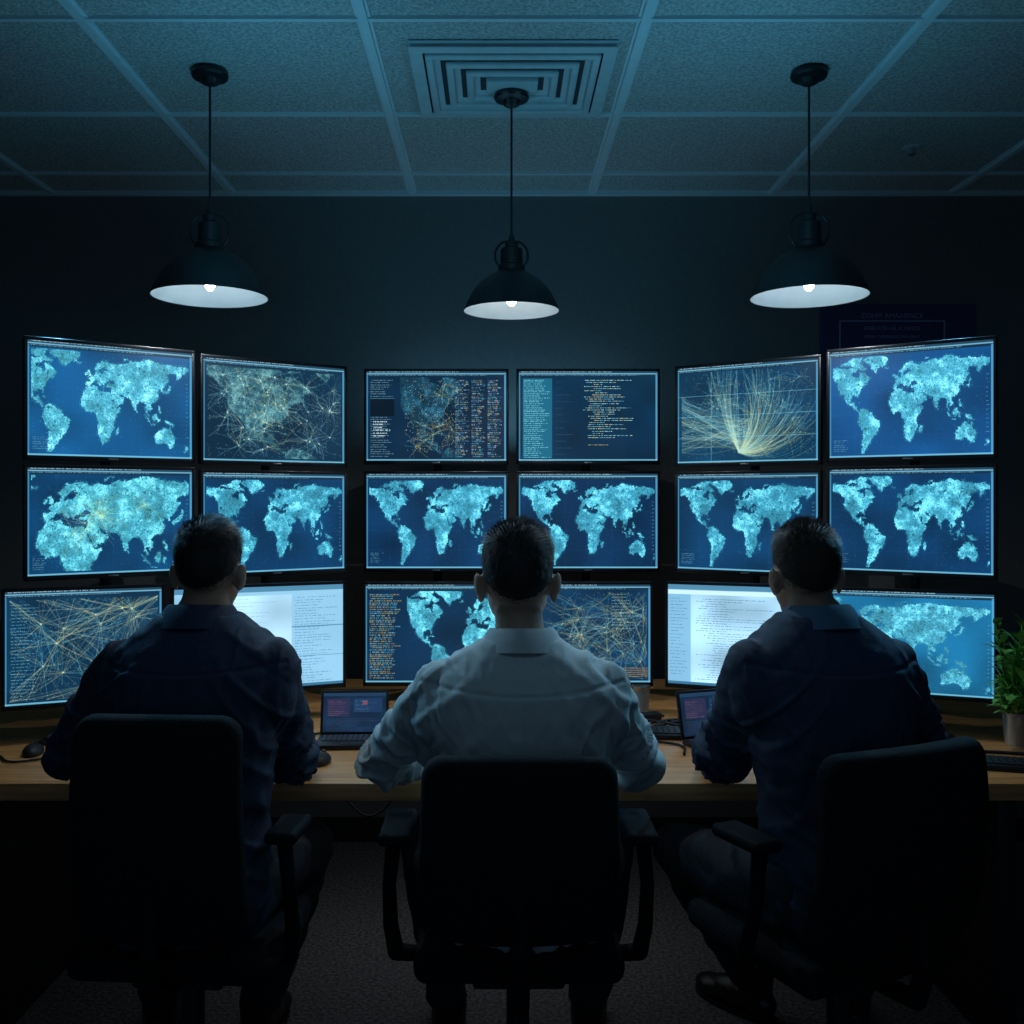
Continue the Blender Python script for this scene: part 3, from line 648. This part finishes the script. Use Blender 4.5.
monitor(7,LA,L1,1.212,1.555,'black-framed monitor showing an enlarged cyan Eurasia map')
monitor(8,L2,LB,1.195,1.549,mapl); monitor(9,CA,CM1,1.180,1.558,mapl); monitor(10,CM2,CB,1.180,1.558,mapl)
monitor(11,RA,R1,1.195,1.549,mapl); monitor(12,R2,RB,1.213,1.557,mapl)
la,lb=(WX(0,2.9),2.9),(WX(347,3.32),3.32); l1,l2=split(la,lb,168,.006)
monitor(13,la,l1,.832,1.190,'black-framed monitor on the desk showing gold network lines',True)
monitor(14,l2,lb,.826,1.180,'black-framed monitor on the desk showing a bright pale document window',True)
ca,cb=(WX(362,3.55),3.55),(WX(654,3.55),3.55)
monitor(15,ca,(WX(507,3.55),3.55),.785,1.158,'black-framed monitor on the desk with gold data list and map',True)
monitor(16,(WX(509,3.55),3.55),cb,.785,1.158,'black-framed monitor on the desk with orange network curves',True)
ra,rb=(WX(664,3.32),3.32),(WX(999,2.95),2.95); r1,r2=split(ra,rb,824,.006)
monitor(17,ra,r1,.826,1.180,'black-framed monitor on the desk showing a bright text document',True)
monitor(18,r2,rb,.845,1.178,'black-framed monitor on the desk showing a pale teal map',True)
for c,ang in cols:
    off=Vector((-math.sin(ang),math.cos(ang),0))*.0995; p=Vector((c.x,c.y,0))+off
    rt=root('mounting_pole','dark steel pole on the desk carrying stacked monitors','pole',(p.x,p.y,DESK),ang,'monitor mounting poles')
    bm=bmesh.new(); cone(bm,(0,0,.01),.016,(0,0,1.14),.016,20); obj('pole',bm,M_steel,rt)
    bm=bmesh.new(); box(bm,(0,.024,.006),(.08,.08,.012),.002); obj('pole_base',bm,M_steel,rt)

# ------------------------------------------------------------ desk
dr=root('desk','long light-wood control room desk with dark panel legs','desk',(0,0,0))
bm=bmesh.new(); box(bm,(0,3.27,DESK-.0225),(4.0,1.48,.045),.004); obj('desktop',bm,M_wood,dr)
for x in (-1.36,1.33,-1.93,1.93):
    bm=bmesh.new(); box(bm,(x,3.0,(DESK-.045)/2),(.05,.8,DESK-.045),.004); obj('leg',bm,M_black,dr)

# ------------------------------------------------------------ desk objects
def keyboard(x,y,rz,w=.42,d=.14,label='black keyboard lying on the desk'):
    rt=root('keyboard',label,'keyboard',(x,y,DESK),rz,'keyboards on the desk')
    bm=bmesh.new(); box(bm,(0,0,.008),(w,d,.016),.004); obj('keyboard_base',bm,M_black,rt)
    bm=bmesh.new(); nx=int(w/.019)
    for j in range(6):
        for i in range(nx):
            box(bm,(-w/2+.012+(i+.5)*(w-.024)/nx,-d/2+.012+(j+.5)*(d-.024)/6,.018),((w-.024)/nx-.003,(d-.024)/6-.003,.005))
    obj('keys',bm,M_key,rt,smooth=False)
keyboard(WX(672,3.08),3.04,-.08,.2,.12); keyboard(-.03,2.88,0); keyboard(WX(975,2.75),2.70,-.3,.28,.11)
def mouse(x,y,rz):
    rt=root('computer_mouse','small black computer mouse on the desk','mouse',(x,y,DESK),rz,'computer mice')
    bm=bmesh.new(); vs=ball(bm,(0,0,.008),(.028,.046,.022))
    for v in bm.verts: 
        if v.co.z<0: v.co.z=0
    obj('mouse_body',bm,M_black,rt)
    bm=bmesh.new(); cone(bm,(-.004,.028,.025),.007,(.004,.028,.025),.007); obj('scroll_wheel',bm,M_key,rt)
mouse(WX(38,2.85),2.82,.2); mouse(WX(320,2.72),2.72,-.2); mouse(WX(422,2.8)-.02,2.76,0)
def laptop(x,y,rz,w,label,seed):
    rt=root('laptop',label,'laptop',(x,y,DESK),rz,'small laptops')
    d=w*.66; h=w*.64
    bm=bmesh.new(); box(bm,(0,0,.008),(w,d,.015),.003); obj('laptop_base',bm,M_black,rt)
    bm=bmesh.new()
    for j in range(5):
        for i in range(12): box(bm,(-w*.44+(i+.5)*w*.88/12,-d*.1+(j+.5)*d*.5/5,.0165),(w*.88/12-.003,d*.5/5-.003,.003))
    obj('keys',bm,M_silver,rt,smooth=False)
    bm=bmesh.new(); box(bm,(0,-d*.32,.0158),(w*.28,d*.22,.001)); obj('touchpad',bm,M_key,rt,smooth=False)
    bm=bmesh.new(); box(bm,(0,.004,h/2),(w,.008,h),.003); lid=obj('laptop_lid',bm,M_black,rt,loc=(0,d/2,.014),rot=(math.radians(-14),0,0))
    s=Scr((20,44,72),seed); s.rect(.0,.0,1,.08,(34,64,96)); s.rect(.06,.14,.42,.6,(52,50,84),.8); s.rect(.48,.14,.94,.5,(30,60,100),.9); s.rect(.62,.2,.7,.3,(170,80,80),.7); s.text(.08,.2,.4,.56,(150,110,140),9,.5,.5,h=3); s.text(.5,.2,.92,.46,(100,140,180),6,.5,.6,h=3); s.text(.06,.66,.94,.94,(90,130,170),7,.5,.5,h=3,var=[(90,130,170),(150,90,100),(70,120,160)])
    screen_mesh('screen',(s.out()*.8)[::2,::2],w*.92,h*.88,lid,GW//2,GH//2,loc=(0,-.0012,h/2))
laptop(WX(352,2.93),2.93,.05,.205,'small open laptop with blue and red window on its screen',40)
laptop(WX(728,2.9),2.90,.35,.22,'small open laptop with dark blue screen beside a seated person',41)
rt=root('tumbler','grey tumbler standing on the desk under the monitors','cup',(WX(641,3.36),3.36,DESK))
bm=bmesh.new(); lathe(bm,[(.0001,.001),(.024,.001),(.030,.09),(.027,.09),(.022,.006),(.0001,.005)],32); obj('tumbler_body',bm,M_glass,rt)
bm=bmesh.new(); lathe(bm,[(.0305,.082),(.0325,.085),(.0325,.094),(.028,.095),(.028,.088)],32); obj('rim',bm,M_silver,rt)
rt=root('power_adapter','small black power adapter box lying among desk cables','adapter',(WX(650,3.26),3.26,DESK),.3)
bm=bmesh.new(); box(bm,(0,0,.012),(.07,.04,.024),.006); obj('adapter_case',bm,M_black,rt)
bm=bmesh.new(); cone(bm,(.033,0,.012),.006,(.05,0,.010),.004,12); obj('cable_plug',bm,M_key,rt)
# plant
PX,PY=WX(1016,2.93),2.93
pl=root('potted_plant','bushy green plant in a small metal pot on the desk','plant',(PX,PY,DESK))
bm=bmesh.new(); lathe(bm,[(.0001,.001),(.030,.001),(.032,.02),(.033,.024),(.036,.09),(.039,.093),(.039,.098),(.035,.098),(.033,.085),(.028,.01)],36); obj('pot',bm,M_pot,pl)
bm=bmesh.new(); lathe(bm,[(.0001,.086),(.0335,.084)],24); obj('soil',bm,M_soil,pl)
bmL=bmesh.new(); bmS=bmesh.new()
for k in range(66):
    a=random.random()*6.283; lean=.02+.10*random.random()**.7; hh=.04+.29*random.random()
    base=Vector((math.cos(a)*.015,math.sin(a)*.015,.082)); sy_=math.sin(a)*lean
    if math.cos(a)<.2: sy_=-abs(sy_)-.06*abs(math.cos(a))
    tip=Vector((math.cos(a)*lean,min(sy_,.03),.082+hh))
    cone(bmS,base,.003,tip,.0015,6)
    for q in range(9):
        t=.2+.8*q/8; p=base.lerp(tip,t); b_=a+random.uniform(-1.7,1.7); L=random.uniform(.05,.09); wv=L*.15
        dy=math.sin(b_); dy=dy*.1 if dy>0 else dy
        dirv=Vector((math.cos(b_)*(.6 if math.cos(b_)<0 else 1),dy,random.uniform(.15,1.2))).normalized(); side=dirv.cross(Vector((0,0,1))).normalized(); up=side.cross(dirv)
        pts=[(0,.0),(.25,.85),(.5,1),(.8,.5),(1,0)]
        c=[];l=[];r=[]
        for (u,wd) in pts:
            cc=p+dirv*L*u-Vector((0,0,1))*L*.35*u*u
            if wd==0: l.append(bmL.verts.new(cc)); r.append(l[-1]); c.append(l[-1])
            else: l.append(bmL.verts.new(cc+side*wv*wd+up*wv*.3*wd)); r.append(bmL.verts.new(cc-side*wv*wd+up*wv*.3*wd)); c.append(bmL.verts.new(cc))
        for j in range(4):
            for A_ in (l,r):
                vs=[A_[j],A_[j+1],c[j+1],c[j]]; u_=[]
                for v in vs:
                    if v not in u_: u_.append(v)
                if len(u_)>2: 
                    try: bmL.faces.new(u_)
                    except ValueError: pass
obj('stems',bmS,M_leaf,pl); o=obj('foliage',bmL,M_leaf,pl); 
# cables
cg='loose black cables'
def cable(pts,r=.0035): tube('cable',pts,r,M_black,'thin black cable by the desk','cable',group=cg)
z=DESK+.005
cable([(WX(0,2.78),2.78,z),(WX(12,2.72),2.72,z),(WX(26,2.7),2.74,z),(WX(34,2.7),2.76,z)])
rc=random.Random(4)
for k in range(6):
    x0=WX(632+9*k,3.2); pts=[]
    for j in range(7): pts.append((x0+.022*j+rc.uniform(-.03,.03),3.16+rc.uniform(-.055,.055),z+.004*k+.003*(j%2)))
    cable(pts,.0048)
cable([(WX(630,3.2),2.98,z),(WX(650,3.1),2.95,z),(WX(664,3.2),2.90,z),(WX(672,3.),2.80,z)],.004)
cable([(WX(300,3),3.2,z),(WX(305,3.),3.05,z),(WX(325,3),3.07,z),(WX(370,3),3.2,z)])
cable([(WX(940,2.85),2.90,z),(WX(950,2.8),2.83,z),(WX(1000,2.75),2.83,z),(WX(1030,2.8),2.8,z)],.005)
for k,(a,b_,dp) in enumerate([(300,385,.16),(320,400,.22),(310,360,.12),(345,420,.18),(640,700,.14)]):
    cable([(WX(a,3.1),3.12+.03*k,DESK-.05),(WX((a*2+b_)/3,3.1),3.1+.03*k,DESK-.05-dp*.8),(WX((a+2*b_)/3,3.1),3.1+.03*k,DESK-.05-dp),(WX(b_,3.1),3.12+.03*k,DESK-.05)],.004)

# ------------------------------------------------------------ chairs
def chair(x,y,rz,wb,z0,z1,label,tilt=0.06,ax=.285,pl_=.2,zp=.712):
    rt=root('office_chair',label,'chair',(x,y,0),rz,'black office chairs')
    yb=-.20
    bm=bmesh.new(); hh=z1-z0
    r=bmesh.ops.create_cube(bm,size=1); bmesh.ops.scale(bm,vec=(wb,.05,hh),verts=bm.verts)
    es=[e for e in bm.edges if abs(e.verts[0].co.y-e.verts[1].co.y)>.01]
    bmesh.ops.bevel(bm,geom=es,offset=.045,segments=6,affect='EDGES',profile=.5)
    es=[e for e in bm.edges if abs(e.verts[0].co.y-e.verts[1].co.y)<.001 and len(e.link_faces)==2 and any(abs(f.normal.y)>.9 for f in e.link_faces)]
    bmesh.ops.bevel(bm,geom=es,offset=.016,segments=3,affect='EDGES',profile=.5)
    for i in range(1,12):
        bmesh.ops.bisect_plane(bm,geom=bm.verts[:]+bm.edges[:]+bm.faces[:],plane_co=(-wb/2+wb*i/12,0,0),plane_no=(1,0,0))
    for i in range(1,10):
        bmesh.ops.bisect_plane(bm,geom=bm.verts[:]+bm.edges[:]+bm.faces[:],plane_co=(0,0,-hh/2+hh*i/10),plane_no=(0,0,1))
    for v in bm.verts:
        t=v.co.z/hh; v.co.z-=.25*v.co.x**2*max(0,t)*2; v.co.x*=1-.05*t; v.co.y+=.9*v.co.x**2 - .03*math.cos(t*3)+.015
    bmesh.ops.rotate(bm,cent=(0,0,-hh/2),matrix=Matrix.Rotation(tilt,3,'X'),verts=bm.verts)
    bmesh.ops.translate(bm,vec=(0,yb,(z0+z1)/2),verts=bm.verts)
    obj('backrest',bm,M_chair,rt)
    bm=bmesh.new(); box(bm,(0,.06,.458),(.45,.44,.07),.03,4); obj('seat',bm,M_chair,rt)
    bm=bmesh.new(); limb(bm,[Vector((0,yb-.035,z0+.10)),Vector((0,yb-.045,z0)),Vector((0,yb-.02,.42)),Vector((0,-.02,.405))],[.016,.02,.02,.018]); obj('back_support',bm,M_arm,rt)
    for sgn in (-1,1):
        bm=bmesh.new(); X=sgn*ax
        pts=[Vector((sgn*.19,.02,.415)),Vector((X,.0,.43)),Vector((X+sgn*.010,-.02,.50)),Vector((X+sgn*.010,-.05,.6)),Vector((X,-.05,zp-.012))]
        limb(bm,pts,[.016,.019,.017,.015,.017]); o=obj('armrest',bm,M_arm,rt)
        bm=bmesh.new(); box(bm,(X-sgn*.005,.0,zp),(.072,pl_,.028),.012,3); obj('armrest_pad',bm,M_arm,o)
    bm=bmesh.new(); box(bm,(0,.0,.408),(.2,.2,.035),.008); cone(bm,(0,0,.40),.026,(0,0,.24),.026); cone(bm,(0,0,.25),.016,(0,0,.10),.016); o=obj('gas_lift',bm,M_steel,rt)
    bm=bmesh.new(); cone(bm,(0,0,.12),.035,(0,0,.07),.04)
    for k in range(5):
        a=k*2*math.pi/5+.3; cone(bm,(0,0,.10),.024,(math.cos(a)*.30,math.sin(a)*.30,.075),.014,12)
    bs=obj('star_base',bm,M_black,rt)
    for k in range(5):
        a=k*2*math.pi/5+.3; c=Vector((math.cos(a)*.30,math.sin(a)*.30,0)); n_=Vector((-math.sin(a),math.cos(a),0))
        bm=bmesh.new()
        for s_ in (-1,1): cone(bm,c+n_*s_*.008+Vector((0,0,.028)),.028,c+n_*s_*.024+Vector((0,0,.028)),.027,20)
        cone(bm,c+Vector((0,0,.03)),.008,c+Vector((0,0,.08)),.008,10); obj('caster',bm,M_black,bs)
chair(WX(520,2.03),2.25,0,.415,.53,.925,'black fabric office chair with padded armrests, occupied',ax=.275)
chair(WX(160,2.03)+.0,2.25,math.radians(-4),.360,.53,1.01,'tall narrow black office chair with armrests, occupied',ax=.225,pl_=.15)
chair(WX(912,2.03)-.075,2.25,math.radians(25),.455,.50,.945,'black office chair turned to one side, occupied',.09,ax=.265,pl_=.16,zp=.725)

# ------------------------------------------------------------ lights
def area(name,loc,rot,size,energy,col,sy=None):
    l=bpy.data.lights.new(name,'AREA'); l.energy=energy; l.color=col; l.size=size
    if sy: l.shape='RECTANGLE'; l.size_y=sy
    o=bpy.data.objects.new(name,l); link(o); o.location=loc; o.rotation_euler=rot; return o
area('overhead_fill',(0,1.5,CEIL-.02),(0,0,0),1.4,1.6,(.45,.75,1.0),.6)  # added soft fill above the people, no fixture here
area('rear_fill',(0,YB+.1,1.45),(math.pi/2,0,0),3.6,3.6,(.34,.60,1.0),1.5)  # added broad blue fill behind the camera, not a real lamp
area('under_desk_fill',(-.05,3.25,DESK-.06),(0,0,0),1.4,.65,(.75,.88,1.0),.4)  # added fill hidden below the desktop to lift the dark carpet
area('wall_glow_fill',(.05,4.06,1.70),(math.pi-.30,0,0),1.0,1.5,(.20,.58,.85),.06)  # added unseen uplight that makes the wall glow above the centre monitors
area('ceiling_fill',(-.62,2.60,1.98),(math.pi-.20,0,0),.35,1.9,(.10,.62,.95),.3)  # added unseen uplights, this and the next, brightening the ceiling tiles
area('ceiling_fill',(.66,2.60,1.98),(math.pi-.20,0,0),.35,1.9,(.10,.62,.95),.3)
spot('added_rim_spot',(-1.45,3.25,2.25),36,(.16,.62,1.0),55,None,(-.75,2.25,1.0))  # added spots with no visible source, giving the people a blue rim
spot('added_rim_spot',(1.5,3.25,2.25),36,(.16,.62,1.0),55,None,(.8,2.25,1.0))
spot('added_rim_spot',(-.45,3.6,2.2),15,(.2,.65,1.0),45,None,(-.1,2.25,1.05))
spot('added_rim_spot',(.55,3.6,2.2),15,(.2,.65,1.0),45,None,(.2,2.25,1.05))
w=bpy.data.worlds.new('world'); scene.world=w; w.use_nodes=True
w.node_tree.nodes['Background'].inputs[0].default_value=(.1,.3,.5,1); w.node_tree.nodes['Background'].inputs[1].default_value=.02

# ------------------------------------------------------------ camera
cam=bpy.data.cameras.new('camera'); co=bpy.data.objects.new('camera',cam); link(co)
cam.sensor_width=36; cam.lens=36*F/1024; co.location=(0,0,H); co.rotation_euler=(math.pi/2,0,0)
cam.shift_x=(512-CX)/1024; cam.shift_y=-(512-CY)/1024
cam.clip_start=.05
scene.camera=co
